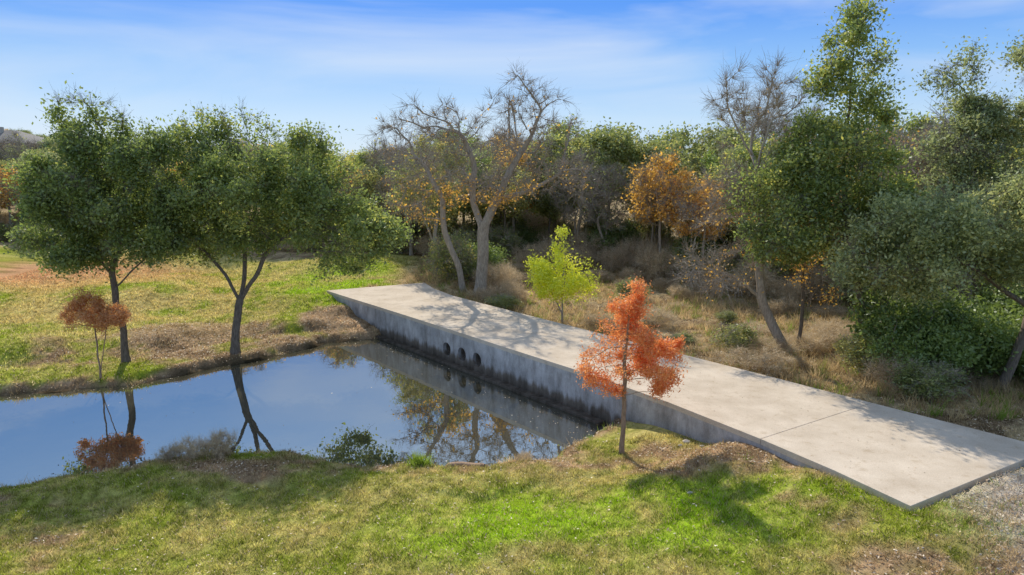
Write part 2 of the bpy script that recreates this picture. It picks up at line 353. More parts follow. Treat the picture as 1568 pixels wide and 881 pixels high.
def treemesh(name,paths,crown,seed,n=500,R=.15,rt=.007,leaf=30000,LL=.1,LW=.05,sig=.2,bark='bark',lm='oak',twigs=0,dk=.45,step=.28,di=3.,jit=.18,trop=(0,0,.0),tipmul=2.5,twl=.45,tww=.005,twm=None,zfade=None,clump=1.5):
    r=np.random.default_rng(seed);attr=crownpts(crown,n,r)
    P,par=grow(paths,attr,step,dk,di,r,jit,trop)
    nn=len(P);ch=[[] for _ in range(nn)]
    for i,p in enumerate(par):
        if p>=0: ch[p].append(i)
    tips=sum(1 for c in ch if not c);p_=max(1.7,math.log(max(tips,3))/math.log(R/rt))
    acc=np.zeros(nn);
    for i in range(nn-1,-1,-1):
        if not ch[i]: acc[i]=rt**p_
        if par[i]>=0: acc[par[i]]+=acc[i]
    rad=acc**(1/p_)
    V=[];F4=[];off=0
    starts=[(-1,i) for i in range(nn) if par[i]<0]
    while starts:
        p0,i=starts.pop();chain=[i];
        while ch[i]:
            c=sorted(ch[i],key=lambda q:-rad[q]);
            for q in c[1:]: starts.append((i,q))
            i=c[0];chain.append(i)
        pts=P[chain];rr=rad[chain].copy()
        if p0>=0: pts=np.vstack([P[p0],pts]);rr=np.r_[min(rad[p0],rr[0]*1.3),rr]
        else:
            h=pts[:,2]-pts[0,2];rr=rr*(1+.55*np.exp(-h/.35));pts=np.vstack([pts[0]-[0,0,.3],pts]);rr=np.r_[rr[0]*1.1,rr]
        if len(pts)>4:
            q=pts.copy();q[1:-1]=.5*pts[1:-1]+.25*(pts[:-2]+pts[2:]);pts=q
        if len(pts)<2: continue
        rr[-1]*=.4
        k=10 if rr[0]>.07 else (6 if rr[0]>.025 else 3)
        tg=np.gradient(pts,axis=0);tg/=np.linalg.norm(tg,axis=1)[:,None]+1e-9
        mean=tg.mean(0);ref=np.eye(3)[np.argmin(abs(mean))]
        U=np.cross(tg,ref);U/=np.linalg.norm(U,axis=1)[:,None]+1e-9;W=np.cross(tg,U)
        an=2*np.pi*np.arange(k)/k
        rg=pts[:,None,:]+rr[:,None,None]*(U[:,None,:]*np.cos(an)[None,:,None]+W[:,None,:]*np.sin(an)[None,:,None])
        if k==10: rg+= (rg-pts[:,None,:])*(.16*np.sin(an*3+seed)+.08*np.sin(an*5))[None,:,None]
        L0=len(pts);ii=np.arange(L0*k).reshape(L0,k)
        f=np.stack([ii[:-1],np.roll(ii[:-1],-1,1),np.roll(ii[1:],-1,1),ii[1:]],-1).reshape(-1,4)
        V.append(rg.reshape(-1,3));F4.append(f+off);off+=L0*k
    parts=[dict(verts=np.concatenate(V),faces=np.concatenate(F4),mat=0,smooth=True)]
    tn=np.where(rad<rt*tipmul)[0]; tn=tn[P[tn][:,2]>min(c[2]-c[5]*1.15 for c in crown)] if len(tn) else tn
    if len(tn)==0: tn=np.arange(nn)
    if twigs:
        a=r.choice(tn,twigs);b=P[a].copy();pd=P[a]-P[np.maximum(par[a],0)];pd/=np.linalg.norm(pd,axis=1)[:,None]+1e-9
        TV=[]
        for gen in range(2):
            m_=len(b)
            d=pd+r.normal(0,.55,(m_,3))+[0,0,.12];d/=np.linalg.norm(d,axis=1)[:,None];ln=(twl*(1,.6)[gen])*(.35+.9*r.random(m_)**1.3)
            s=np.cross(d,r.normal(0,1,(m_,3)));s/=np.linalg.norm(s,axis=1)[:,None]+1e-9;s*=tww*(1,.7)[gen]
            md=b+d*ln[:,None]*.5+r.normal(0,.12,(m_,3))*ln[:,None];tp=md+(d+r.normal(0,.3,(m_,3)))*ln[:,None]*.5
            TV.append(np.stack([b-s,b+s,md+s*.8,md-s*.8],1).reshape(-1,3));TV.append(np.stack([md-s*.8,md+s*.8,tp+s*.35,tp-s*.35],1).reshape(-1,3))
            b=md;pd=d
        v=np.concatenate(TV)
        parts.append(dict(verts=v,faces=np.arange(len(v)).reshape(-1,4),mat=2 if twm else 0,v=np.repeat(r.random(len(v)//4),4)))
    if leaf:
        nv=r.random(nn)
        ph=r.uniform(0,6.28,6);Q=P[tn]
        lf=np.sin(Q[:,0]*1.9+ph[0])+np.sin(Q[:,1]*2.1+ph[1])+np.sin(Q[:,2]*2.3+ph[2]+Q[:,0]*.8)
        wgt=(.12+nv[tn]**1.5)*np.clip(.75+.35*lf*clump/1.5,.04,2)
        if zfade: wgt=wgt*np.clip((zfade-P[tn][:,2])/1.2,.04,1)
        wgt/=wgt.sum()
        a=r.choice(tn,leaf,p=wgt);sg=sig*(.6+.8*nv[::-1][a])[:,None];c=P[a]+r.normal(0,1,(leaf,3))*sg*[1,1,.9]
        d1=r.normal(0,1,(leaf,3));d1/=np.linalg.norm(d1,axis=1)[:,None]
        d2=np.cross(d1,r.normal(0,1,(leaf,3))+[0,0,0]);d2/=np.linalg.norm(d2,axis=1)[:,None]+1e-9
        sc=(.6+.8*r.random(leaf))[:,None]
        v=np.stack([c-d1*LL/2*sc,c+d2*LW/2*sc,c+d1*LL/2*sc,c-d2*LW/2*sc],1).reshape(-1,3)
        tv=np.clip(.22+.36*nv[a]+.4*(r.random(leaf)-.35)+.15,0,1)
        parts.append(dict(verts=v,faces=np.arange(leaf*4).reshape(-1,4),mat=1,v=np.repeat(tv,4)))
    return build(name,parts,[M[bark],M[lm],M[twm] if twm else M[bark]])
def tree(name,x,y,**k):
    ob=bpy.data.objects.new(name,treemesh(name,**k));ob.location=(x,y,tz(x,y)-.03);return link(ob)
# left live oaks
tree('live_oak_tree',-11.3,26.9,seed=11,paths=[[(0,0,0),(.12,0,.9),(.3,0,2.2)],[(.3,0,2.2),(.05,-.1,3.0),(-.6,0,3.9),(-1.5,0,4.8)],[(.3,0,2.2),(.6,.1,3.3),(.6,.4,4.6),(1.1,.3,5.8)],[(.3,0,2.2),(1.1,-.2,3.2),(1.7,-.3,4.3),(2.8,-.3,5)]],
 crown=[(1.3,0,6.6,4.2,3.4,2.0),(-1.8,0,5.2,2.3,2.3,1.6),(4.8,0,4.9,2.3,2.2,1.7),(-1.0,0,8.6,1.4,1.3,1.2),(.9,0,8.8,1.3,1.2,1.3),(3.2,0,8.1,1.5,1.3,1.1)],n=860,R=.32,leaf=100000,LL=.13,LW=.065,sig=.24,zfade=9.6,twigs=6000,dk=.5,jit=.28,clump=1.7,twl=.55)
tree('live_oak_tree',-14.8,25.3,seed=12,paths=[[(0,0,0),(-.05,0,1.8),(-.2,0,3.5)],[(-.2,0,3.5),(-.9,0,4.3),(-1.6,.1,5.2)],[(-.2,0,3.5),(.2,.1,4.5),(.3,0,5.6)],[(-.2,0,2.9),(.8,-.1,3.7),(1.6,-.1,4.4)]],
 crown=[(-.3,0,6.8,2.8,2.7,1.9),(1.2,0,5.0,2.0,2,1.4),(-1.8,0,4.9,1.9,1.9,1.4),(-.9,0,9.1,1.1,1.,1.3),(.5,0,8.8,1.1,1.,1.),(1.9,0,8.0,1.1,1.0,.9)],n=620,R=.24,leaf=64000,LL=.13,LW=.065,sig=.24,zfade=9.8,twigs=5500,dk=.5,jit=.28,clump=1.7,twl=.55)
# cypresses
tree('bald_cypress_tree',2.88,16.85,seed=21,paths=[[(0,0,0),(.04,0,1.2),(.02,0,2.4),(.08,0,3.8)]],
 crown=[(.15,0,2.6,1.4,1.3,.6),(.0,0,3.25,1.0,.9,.5),(.05,0,3.9,.55,.5,.4),(.1,0,4.4,.22,.22,.25),(.95,0,2.05,.6,.6,.4),(-.75,0,2.1,.55,.5,.4),(1.2,0,2.9,.35,.35,.3)],n=400,R=.08,rt=.004,leaf=26000,LL=.085,LW=.024,sig=.095,bark='barkcyp',lm='orange',dk=.2,step=.13,di=1.5,tipmul=2.2,jit=.18,clump=1.8)
tree('bald_cypress_tree',-14.9,23.75,seed=22,paths=[[(0,0,0),(0,0,1),(0,0,2.1)],[(0,0,.2),(.2,0,1),(.4,0,1.9)]],
 crown=[(0,0,2.3,1.2,.95,.45),(-.3,0,2.9,.45,.4,.35)],n=190,R=.05,rt=.004,leaf=12000,LL=.10,LW=.03,sig=.11,bark='barkcyp',lm='rust',dk=.2,step=.14,di=1.5,jit=.15,tipmul=2.2)
# big bare tree behind the crossing
tree('bare_deciduous_tree',-1.7,35.9,seed=31,paths=[[(0,0,0),(.15,0,1.8),(.2,0,3.6),(.9,0,5.2),(1.5,0,6.6),(2.4,0,8)],[(-.9,.3,0),(-1.1,.2,1.6),(-1.9,.1,3.4),(-1.9,0,5.2),(-2.8,0,6.8)],[(.2,0,3.6),(-.4,.3,5),(-.3,.3,7),(-1,.2,8.6)],[(.9,0,5.2),(2.6,0,5.6),(4,0,6.4)]],
 crown=[(-2.7,0,8.4,2.6,1.8,2.1),(2.4,0,8.9,2.7,1.8,2.3),(0,0,6.3,3.6,2.2,1.5),(4.5,0,6.5,1.9,1.4,1.3),(-3.6,0,5.4,1.5,1.2,1.4),(1.9,0,10.8,1.3,1,.9)],n=560,R=.34,rt=.019,leaf=1500,LL=.13,LW=.09,sig=.25,bark='barkgrey',lm='autumn',twigs=8500,dk=.52,step=.36,jit=.55,di=2.8,zfade=6.4,twl=.65,tww=.008)
tree('cedar_elm_tree',-4.8,42.5,seed=32,paths=[[(0,0,0),(0,0,2.5),(.3,0,5)],[(0,0,1.5),(-.9,0,4)]],
 crown=[(0,0,6,2.5,2.2,2.),(-1.2,0,4.6,1.8,1.6,1.2)],n=300,R=.2,rt=.012,leaf=9000,LL=.14,LW=.08,sig=.25,bark='barkgrey',lm='woodleaf',twigs=4500,dk=.5,step=.36,jit=.45,clump=2.2,twl=.6)
tree('yellow_green_sapling',2.3,30.4,seed=41,paths=[[(0,0,0),(0,0,1.4),(.1,0,3.2)],[(0,0,.5),(-.5,0,1.6),(-.8,0,2.4)]],
 crown=[(0,0,3.5,.6,.55,1.2),(-.9,0,2.4,.8,.7,.9),(1.0,0,2.6,.7,.7,.8),(0,0,1.8,1.5,.9,.7)],n=240,R=.06,rt=.005,leaf=8000,LL=.13,LW=.06,sig=.19,lm='yellow',bark='barkgrey',dk=.3,step=.2,di=2,clump=1.5)
# right group
tree('bare_deciduous_tree',10.15,24.5,seed=51,paths=[[(0,0,0),(-.3,0,.9),(-1.1,0,2.2),(-1.25,0,4.2),(-1.3,0,6.5)],[(-1.1,0,2.2),(-2,0,3),(-3.1,0,3.3)]],
 crown=[(-1.3,0,9.0,2.1,1.5,1.5),(-1.8,0,5.8,1.9,1.5,2),(-2.8,0,3.2,1.8,1.2,1.0)],n=300,R=.16,rt=.012,leaf=700,lm='autumn',bark='barkgrey',twigs=6500,dk=.5,step=.3,jit=.5,di=2.4,twl=.6,tww=.006,zfade=6)
tree('bare_deciduous_tree',10.75,24.9,seed=52,paths=[[(0,0,0),(.1,0,2),(-.1,0,4)]],crown=[(0,0,4.5,1.4,1.4,1.8),(.5,0,2.5,1.,1,.8)],n=150,R=.09,rt=.008,leaf=1800,lm='autumn',bark='bark',twigs=1800,jit=.4)
tree('live_oak_tree',12.3,23.1,seed=53,paths=[[(0,0,0),(-.2,0,2),(-.9,0,4.5),(-1.3,0,7),(-1.25,0,10.6)]],
 crown=[(-1.3,0,10.2,1.0,.9,2.0),(-.6,0,10.1,.9,.7,.7),(-2.1,0,9.6,.9,.7,.6),(-.6,0,8.7,1.1,.9,.8),(-2.2,0,8.2,1.1,.9,.8),(-1.5,0,6.9,2.3,2,1.4),(-3.0,0,5.0,2.1,1.8,1.5),(-.2,0,4.8,1.8,1.6,1.8),(-3.9,0,6.3,.9,.8,.7)],n=680,R=.19,leaf=66000,LL=.125,LW=.06,sig=.25,twigs=5500,lm='oak',dk=.42,jit=.3,clump=1.3,twl=.5)
tree('live_oak_tree',14.7,19.7,seed=54,paths=[[(0,0,0),(.35,0,1.2),(.6,0,2.6)],[(.6,0,2.6),(-.8,.2,3.6),(-2.2,.3,4.4)],[(.6,0,2.6),(1.2,0,4),(1.6,0,5.5)]],
 crown=[(-2.6,.5,4.4,2.3,2.0,1.8),(-1.5,.3,5.6,1.4,1.4,1.1),(.4,0,5.0,2.5,2.2,1.8),(2.7,0,6,2.6,2.2,2.2),(-4.3,.5,3.6,.9,.9,.8)],n=640,R=.27,leaf=88000,LL=.115,LW=.055,sig=.24,lm='oakgrey',twigs=4500,dk=.46,jit=.28,clump=1.4)
tree('cedar_elm_tree',17.6,27.5,seed=55,paths=[[(0,0,0),(0,0,4),(.1,0,9.5)]],crown=[(-.5,0,9.7,1.2,1.,.9),(.7,0,9.0,1.2,1.,.8),(.1,0,10.5,.7,.6,.7),(.2,0,7.3,2.0,1.6,1.3),(-.3,0,4.6,2,1.6,1.4)],n=360,R=.16,leaf=26000,LL=.13,LW=.065,sig=.26,lm='oakgrey',twigs=5000,clump=1.4,jit=.35,twl=.5)
tree('cedar_elm_tree',21.0,27.2,seed=56,paths=[[(0,0,0),(0,0,4),(.1,0,9.5)]],crown=[(-.6,0,10.6,1.5,1.2,1.1),(.8,0,11.6,1.1,1.,1.),(.2,0,8.0,2.4,1.6,1.5),(-.3,0,5,2.4,1.6,1.8)],n=380,R=.18,leaf=32000,LL=.13,LW=.065,sig=.26,lm='oakgrey',twigs=5000,clump=1.4,jit=.35,twl=.5)
# ------------------------------------------------------------------ woodland prototypes
TR=[(0,0,0),(0,0,2),(.1,0,4)]
def stems(k,r,h=1.0,sp=.6):
    return [[(0,0,0),(0.05,0,.3)]]+[[(0,0,.05),(sp*math.cos(a)*.5,sp*math.sin(a)*.5,h*.5),(sp*math.cos(a),sp*math.sin(a),h)] for a in np.arange(k)*6.28/k]
W=[]
for sd in range(3):
    W.append(('oak',treemesh('woodland_oak',paths=[TR],crown=[(0,0,5.8,2.4,2.4,2.2),(1.3*(-1)**sd,.5,4.4,1.9,1.9,1.3)],seed=100+sd,n=210,R=.15,rt=.01,leaf=11500,LL=.19,LW=.10,sig=.30,lm=['woodleaf','oakgrey','oak'][sd],dk=.6,step=.4,jit=.3,clump=1.9,twigs=1500,twl=.6)))
for sd in range(3):
    W.append(('bare',treemesh('woodland_bare_tree',paths=[[(0,0,0),(.1,0,1.8),(.3,0,3.6)],[(0,0,1.8),(-.6,.3,4)]],crown=[(0,0,6.4,2.3,2.3,2.3),(0,0,4.4,2.1,2.1,1.3)],seed=110+sd,n=210,R=.15,rt=.015,leaf=[500,1500,900][sd],LL=.16,LW=.1,lm=['woodleaf','autumn','woodleaf'][sd],bark='barkgrey',twigs=4200,dk=.55,step=.36,jit=.5,twl=.8,tww=.009,di=2.5,sig=.3)))
W.append(('jun',treemesh('woodland_juniper',paths=[[(0,0,0),(0,0,5)]],crown=[(0,0,1.8,1.7,1.7,1.5),(0,0,3.6,1.35,1.35,1.6),(0,0,5.4,.8,.8,1.2)],seed=120,n=260,R=.14,rt=.01,leaf=14000,LL=.16,LW=.08,sig=.22,lm='juniper',dk=.5,step=.36)))
W.append(('aut',treemesh('woodland_autumn_tree',paths=[TR],crown=[(0,0,5.2,2,2,2.2)],seed=121,n=200,R=.12,rt=.01,leaf=4500,LL=.17,LW=.10,sig=.3,lm='autumn',bark='barkgrey',twigs=3000,dk=.55,step=.38,twl=.7,tww=.008,jit=.35,clump=2.2)))
bush_g=treemesh('green_bush',paths=stems(5,0),crown=[(0,0,1.1,1.3,1.3,.9),(.3,0,1.7,.7,.7,.5),(-.6,.3,1.5,.4,.4,.7)],seed=130,n=160,R=.05,rt=.006,leaf=11000,LL=.10,LW=.045,sig=.17,lm='juniper',dk=.3,step=.2,di=1.5)
bush_b=treemesh('dry_brush',paths=stems(6,0),crown=[(0,0,.9,1.4,1.4,.8),(.7,.4,.6,1,.7,.5)],seed=131,n=110,R=.03,rt=.005,leaf=1500,LL=.06,LW=.035,lm='dry',bark='barkgrey',twigs=3200,dk=.3,step=.2,di=1.5,twl=.55,tww=.005,twm='dry',sig=.22,jit=.5)
bush_o=treemesh('olive_bush',paths=stems(5,0),crown=[(0,0,1.2,1.2,1.2,1.1),(.6,.2,1.9,.5,.5,.6)],seed=132,n=140,R=.05,rt=.006,leaf=5500,LL=.12,LW=.06,sig=.2,lm='woodleaf',dk=.3,step=.2,di=1.5,bark='barkgrey',twigs=1500,clump=2)
wood=empty('woodland_background')
r=np.random.default_rng(99)
XF=[-90,-45,-22,-12,-6,3,8,13,18,26,40,60];YF=[52,52,53,52,47,46,41,35,31,28,26,26]
placed=[]
def ok(x,y,md):
    for (a,b) in placed:
        if (a-x)**2+(b-y)**2<md*md: return False
    return True
spots=[]
for _ in range(8000):
    y=r.uniform(26,80);x=r.uniform(-.8*y-8,.8*y+8);yf=np.interp(x,XF,YF)
    dd=y-yf
    if dd<0 or dd>24: continue
    md=2.4+.04*dd
    if ok(x,y,md): placed.append((x,y));spots.append((x,y,dd))
sx=np.array([s[0] for s in spots]);sy=np.array([s[1] for s in spots]);szz=terrain(sx,sy)
for (x,y,dd),z in zip(spots,szz):
    u=r.random();left=x<-9
    if dd<5 and not left:
        kk='bare' if u<.58 else('aut' if u<.66 else 'oak')
    else: kk='oak' if u<.52+(.16 if left else 0) else('bare' if u<.84 else('jun' if u<.94 else 'aut'))
    me={'oak':W[r.integers(0,3)][1],'bare':W[3+r.integers(0,3)][1],'jun':W[6][1],'aut':W[7][1]}[kk]
    ob=bpy.data.objects.new('tree',me);s=r.uniform(.74,1.06)*(1.+.006*dd)
    if x<-30: s*=.84
    if x>-6: s*=1.09
    if dd<4: s*=.9
    ob.location=(x,y,z-.05);ob.scale=(s*r.uniform(.9,1.2),s*r.uniform(.9,1.2),s);ob.rotation_euler=(0,0,r.uniform(0,6.28));link(ob,wood)
hx=r.uniform(-150,-45,260);hy=r.uniform(88,150,260);hz=terrain(hx,hy)
for x,y,z in zip(hx,hy,hz):
    if abs(x+86)<11 and 104<y<126: continue
    me=W[[0,1,2,3,4,7][r.integers(0,6)]][1];ob=bpy.data.objects.new('tree',me);s=r.uniform(.5,.7)
    ob.location=(x,y,z-.1);ob.scale=(s*1.5,s*1.5,s);ob.rotation_euler=(0,0,r.uniform(0,6.28));link(ob,wood)
und=empty('undergrowth')
placed=[];spots=[]
for _ in range(1700):
    y=r.uniform(17,62);x=r.uniform(-.85*y-5,.85*y+5);yf=np.interp(x,XF,YF);dd=y-yf
    val=.77*x+.64*y
    if dd>14: continue
    if dd<-1.5:
        if not(val>20.8 and x>-1.5+ (y-35)*.1) : continue
        if r.random()>.36: continue
        if math.hypot(x-2.3,y-30.4)<1.6: continue
    if ok(x,y,1.3): placed.append((x,y));spots.append((x,y,dd))
sx=np.array([s[0] for s in spots]);sy=np.array([s[1] for s in spots]);szz=terrain(sx,sy)
for (x,y,dd),z in zip(spots,szz):
    u=r.random();fl=1
    if dd<-1.5: me=bush_b if u<.9 else bush_o; s=r.uniform(.3,.85);fl=.7
    else: me=bush_b if u<.5 else(bush_g if u<.62 else bush_o); s=r.uniform(.6,1.3)
    ob=bpy.data.objects.new('bush',me);ob.location=(x,y,z-.05);ob.scale=(s*r.uniform(.8,1.3),s*r.uniform(.8,1.3),s*fl*r.uniform(.7,1.3));ob.rotation_euler=(0,0,r.uniform(0,6.28));link(ob,und)
for (x,y,s,me) in [(12.6,20.6,1.,bush_g),(14.0,20.9,1.25,bush_g),(13.2,22.2,1.4,bush_g),(15.6,21.6,1.3,bush_g),(12.0,21.6,.8,bush_o),(16.8,20.5,1.2,bush_g),(17.6,22.4,1.7,bush_g),(11.7,20.2,.6,bush_b),(-3.4,38.6,1.2,bush_o),(-2.4,40,1.3,bush_g),(-.6,37,.9,bush_b),(0,34.8,.6,bush_b),(19.5,24,1.8,bush_g)]:
    nm='juniper_bush' if me is bush_g else('olive_bush' if me is bush_o else 'dry_brush')
    ob=bpy.data.objects.new(nm,me);ob.location=(x,y,tz(x,y)-.05);ob.scale=(s*1.1,s,s*r.uniform(.8,1.2));ob.rotation_euler=(0,0,r.uniform(0,6.28));link(ob)
# ------------------------------------------------------------------ grass
def blades(name,x,y,h,w,col,mat,lean=.35):
    n=len(x);z=terrain(x,y)-.005;b=np.c_[x,y,z];a=r.uniform(0,6.28,n);s=np.c_[np.cos(a),np.sin(a),0*a]*w[:,None]
    t_=b+np.c_[r.normal(0,lean,n)*h,r.normal(0,lean,n)*h,h]
    v=np.stack([b-s,b+s,t_],1).reshape(-1,3)
    c=np.repeat(col,3,0)
    return dict(verts=v,faces=np.arange(n*3).reshape(-1,3),col=c,smooth=False)
parts=[]
def field(n,x0,x1,y0,y1,h0,h1,w,cond=None,mul=1.0,minG=.25):
    x=r.uniform(x0,x1,n);y=r.uniform(y0,y1,n)
    d=sdist(POND,x,y);q=sdist(ROAD,x,y)
    c,g=groundcol(x,y)
    tuft=vn(x,y,.5,20);t2=vn(x,y,.17,21)
    k=(d>.12)&(q>.1)&(r.random(n)<np.maximum(g,minG)*(.35+.9*t2))
    x=x[k];y=y[k];c=c[k];g=g[k];m_=len(x);tuft=tuft[k];t2=t2[k]
    h=(h0+(h1-h0)*r.random(m_))*(.35+.8*tuft+.8*t2);c=c*(mul*(.4+1.1*r.random(m_)))[:,None]
    dry=r.random(m_)<.16;c[dry]=np.array([.58,.48,.26])*(.6+.6*r.random(dry.sum()))[:,None]
    parts.append(blades('g',x,y,h,np.full(m_,w),np.minimum(c,.8),None,.55))
field(420000,-13,13,8.5,17.8,.025,.085,.009)
field(150000,-30,-4,23,46,.04,.11,.02,minG=.15)
link(bpy.data.objects.new('grass',build('grass',parts,[M['grass']])))
parts=[]
def weeds(n,x0,x1,y0,y1,cond,h0,h1,w,gf=.2):
    cx=r.uniform(x0,x1,n);cy=r.uniform(y0,y1,n);k=cond(cx,cy,sdist(POND,cx,cy),sdist(ROAD,cx,cy));cx=cx[k];cy=cy[k]
    k=16;x=np.repeat(cx,k)+r.normal(0,.09,len(cx)*k);y=np.repeat(cy,k)+r.normal(0,.09,len(cx)*k)
    m_=len(x);h=np.repeat(h0+(h1-h0)*r.random(len(cx))**2,k)*(.5+.6*r.random(m_))
    base=np.array([[.52,.39,.21]]);cc=np.repeat(base*(.5+.8*r.random(len(cx)))[:,None],k,0)
    gr=np.repeat(r.random(len(cx))<gf,k);cc[gr]=[.22,.30,.05]
    parts.append(blades('w',x,y,h,np.full(m_,w),cc,None,.5))
weeds(2200,-18,4,14,24.5,lambda x,y,d,q:(d>.05)&(d<.8)&(q>.1)&(vn(x,y,1.5,31)>.3),.06,.32,.007,.3)
weeds(11000,-6,22,17,47,lambda x,y,d,q:(.77*x+.64*y>19.4)&(q>.1)&(vn(x,y,2.,32)>.25),.15,.65,.012,.15)
weeds(700,-9,8,12,34,lambda x,y,d,q:(q>.03)&(q<.35)&(d>.2),.05,.22,.007)
weeds(600,-12,10,10,17,lambda x,y,d,q:(q>.3)&(d>.3),.05,.13,.007,.5)
weeds(500,8,14,9.5,12.5,lambda x,y,d,q:(q>.3),.05,.16,.007,.2)
link(bpy.data.objects.new('dry_weeds',build('dry_weeds',parts,[M['grass']])))
# leaf litter + rocks
def litter(x,y,z,s,name):
    n=len(x);c=np.c_[x,y,z+.012];a=r.uniform(0,6.28,n);d1=np.c_[np.cos(a),np.sin(a),r.normal(0,.25,n)]*s[:,None];d2=np.c_[-np.sin(a),np.cos(a),r.normal(0,.25,n)]*s[:,None]*.5
    v=np.stack([c-d1,c+d2,c+d1,c-d2],1).reshape(-1,3)
    return dict(verts=v,faces=np.arange(n*4).reshape(-1,4),v=np.repeat(r.random(n),4))
x=r.uniform(-20,14,150000);y=r.uniform(10,36,150000);_,g=groundcol(x,y);d=sdist(POND,x,y);q=sdist(ROAD,x,y)
k=(g<.5)&(d>.05)&(q>.1);k|=(g>=.5)&(d>.1)&(q>.1)&(r.random(len(x))<.12);x=x[k];y=y[k]
P1=litter(x,y,terrain(x,y)+.02,r.uniform(.012,.04,len(x)),'l')
n=900;i=r.uniform(0,1,n);x=7-16*i+r.uniform(-1,4.5,n);y=13+22*i+r.uniform(-1,3,n);q=sdist(ROAD,x,y);k=(q<-.08);x=x[k];y=y[k]
P2=litter(x,y,np.full(len(x),-.005),r.uniform(.010,.022,len(x)),'l')
link(bpy.data.objects.new('leaf_litter',build('leaf_litter',[P1,P2],[M['litter']])))
x=r.uniform(-18,4,14000);y=r.uniform(16,31,14000);d=sdist(POND,x,y);val=.77*x+.64*y
wgt=np.exp(d/.45)*(vn(x,y,.8,44)>.45)+.8*np.exp(-np.abs(val-14.4)/.45)*(x>-6)+.03*(vn(x,y,1.5,45)>.6)
k=(d<-.05)&(r.random(len(x))<wgt*.9)&(val<14.6);x=x[k];y=y[k]
link(bpy.data.objects.new('floating_leaves',build('floating_leaves',[litter(x,y,np.full(len(x),WATER-.006),r.uniform(.012,.035,len(x)),'f')],[M['litter']])))
M['rock']=noisemat('limestone_rock',(.36,.32,.27),(.62,.56,.48),8,.9,.6)
def rocks(name,pts):
    V=[];F=[];off=0
    ico=[(0,0,1),(.89,0,.45),(.28,.85,.45),(-.72,.53,.45),(-.72,-.53,.45),(.28,-.85,.45),(.72,.53,-.45),(-.28,.85,-.45),(-.89,0,-.45),(-.28,-.85,-.45),(.72,-.53,-.45),(0,0,-1)]
    fc=[(0,1,2),(0,2,3),(0,3,4),(0,4,5),(0,5,1),(1,6,2),(2,7,3),(3,8,4),(4,9,5),(5,10,1),(6,7,2),(7,8,3),(8,9,4),(9,10,5),(10,6,1),(11,7,6),(11,8,7),(11,9,8),(11,10,9),(11,6,10)]
    ico=np.array(ico)
    for (x,y,z,s) in pts:
        V.append(np.array([x,y,z])+ico*s*np.array([1,r.uniform(.6,1),r.uniform(.4,.7)])*r.uniform(.75,1.2,(12,1)));F.append(np.array(fc)+off);off+=12
    link(bpy.data.objects.new(name,build(name,[dict(verts=np.concatenate(V),faces=np.concatenate(F))],[M['rock']])))
n=5500;x=r.normal(11.3,1.5,n);y=r.normal(12.1,1.2,n);q=sdist(ROAD,x,y);k=(q>.12)&(vn(x,y,.8,61)>.35);x=x[k];y=y[k];z=terrain(x,y)
rocks('gravel',[(a,b,c,s) for a,b,c,s in zip(x,y,z,r.uniform(.01,.035,len(x)))])
pts=[(4.6,17.0,.13),(4.4,16.8,.08),(4.9,16.6,.07),(3.9,13.9,.08),(8.9,10.6,.12)]+[(r.uniform(-13,10),r.uniform(10.5,17),r.uniform(.015,.03)) for _ in range(25)]
pts=[p for p in pts if float(sdist(POND,np.array([p[0]]),np.array([p[1]]))[0])>.1 and float(sdist(ROAD,np.array([p[0]]),np.array([p[1]]))[0])>.15]
rocks('scattered_rocks',[(a,b,tz(a,b)+.01,s) for a,b,s in pts])
tuft=[]
def clump(cx,cy,n,hh,col,w=.012):
    x=cx+r.normal(0,.12,n);y=cy+r.normal(0,.1,n);h=hh*(.5+.6*r.random(n));c=np.array(col)[None]*(.6+.8*r.random(n))[:,None]
    tuft.append(blades('c',x,y,h,np.full(n,w),c,None,.5))
clump(-2.35,16.4,260,.38,(.22,.30,.04))
ob=bpy.data.objects.new('shore_sedge_clump',build('shore_sedge_clump',tuft,[M['grass']]));link(ob)
for (x,y,s,rz) in [(-8.3,16.7,.26,0),(-7.6,16.9,.3,2),(-8.9,16.7,.18,1),(.3,16.9,.16,1)]:
    ob=bpy.data.objects.new('dry_brush',bush_b);ob.location=(x,y,tz(x,y)-.05);ob.scale=(s*1.3,s,s*1.4);ob.rotation_euler=(0,0,rz);link(ob)
link(bpy.data.objects.new('driftwood_log',treemesh('driftwood_log',paths=[[(0,0,.25),(.45,.03,.28),(.9,-.02,.24)]],crown=[(1.0,0,.27,.1,.05,.05)],seed=5,n=5,R=.07,rt=.045,leaf=0,dk=.05,step=.12,bark='barkcyp'))).location=(-1.75,16.8,WATER-.18)
# ------------------------------------------------------------------ house on the hill
M['stucco']=noisemat('house_stone',(.38,.34,.28),(.5,.46,.39),2,.9,.2)
M['roof']=noisemat('roof_shingles',(.13,.12,.115),(.22,.205,.195),3,.9,.4)
M['glass']=noisemat('window_glass',(.03,.04,.05),(.05,.06,.08),1,.1,0)
hs=empty('hillside_house',(-88,118,tz(-88,118)-1.0))
def hp(name,v,f,mat):
    me=bpy.data.meshes.new(name);me.from_pydata(v,[],f);me.materials.append(mat);return link(bpy.data.objects.new(name,me),hs)
def boxv(x0,x1,y0,y1,z0,z1): 
    return [(x0,y0,z0),(x1,y0,z0),(x1,y1,z0),(x0,y1,z0),(x0,y0,z1),(x1,y0,z1),(x1,y1,z1),(x0,y1,z1)],[(0,1,5,4),(1,2,6,5),(2,3,7,6),(3,0,4,7),(4,5,6,7),(3,2,1,0)]
hp('walls',*boxv(-9,9,-5,5,-2,3.4),M['stucco'])
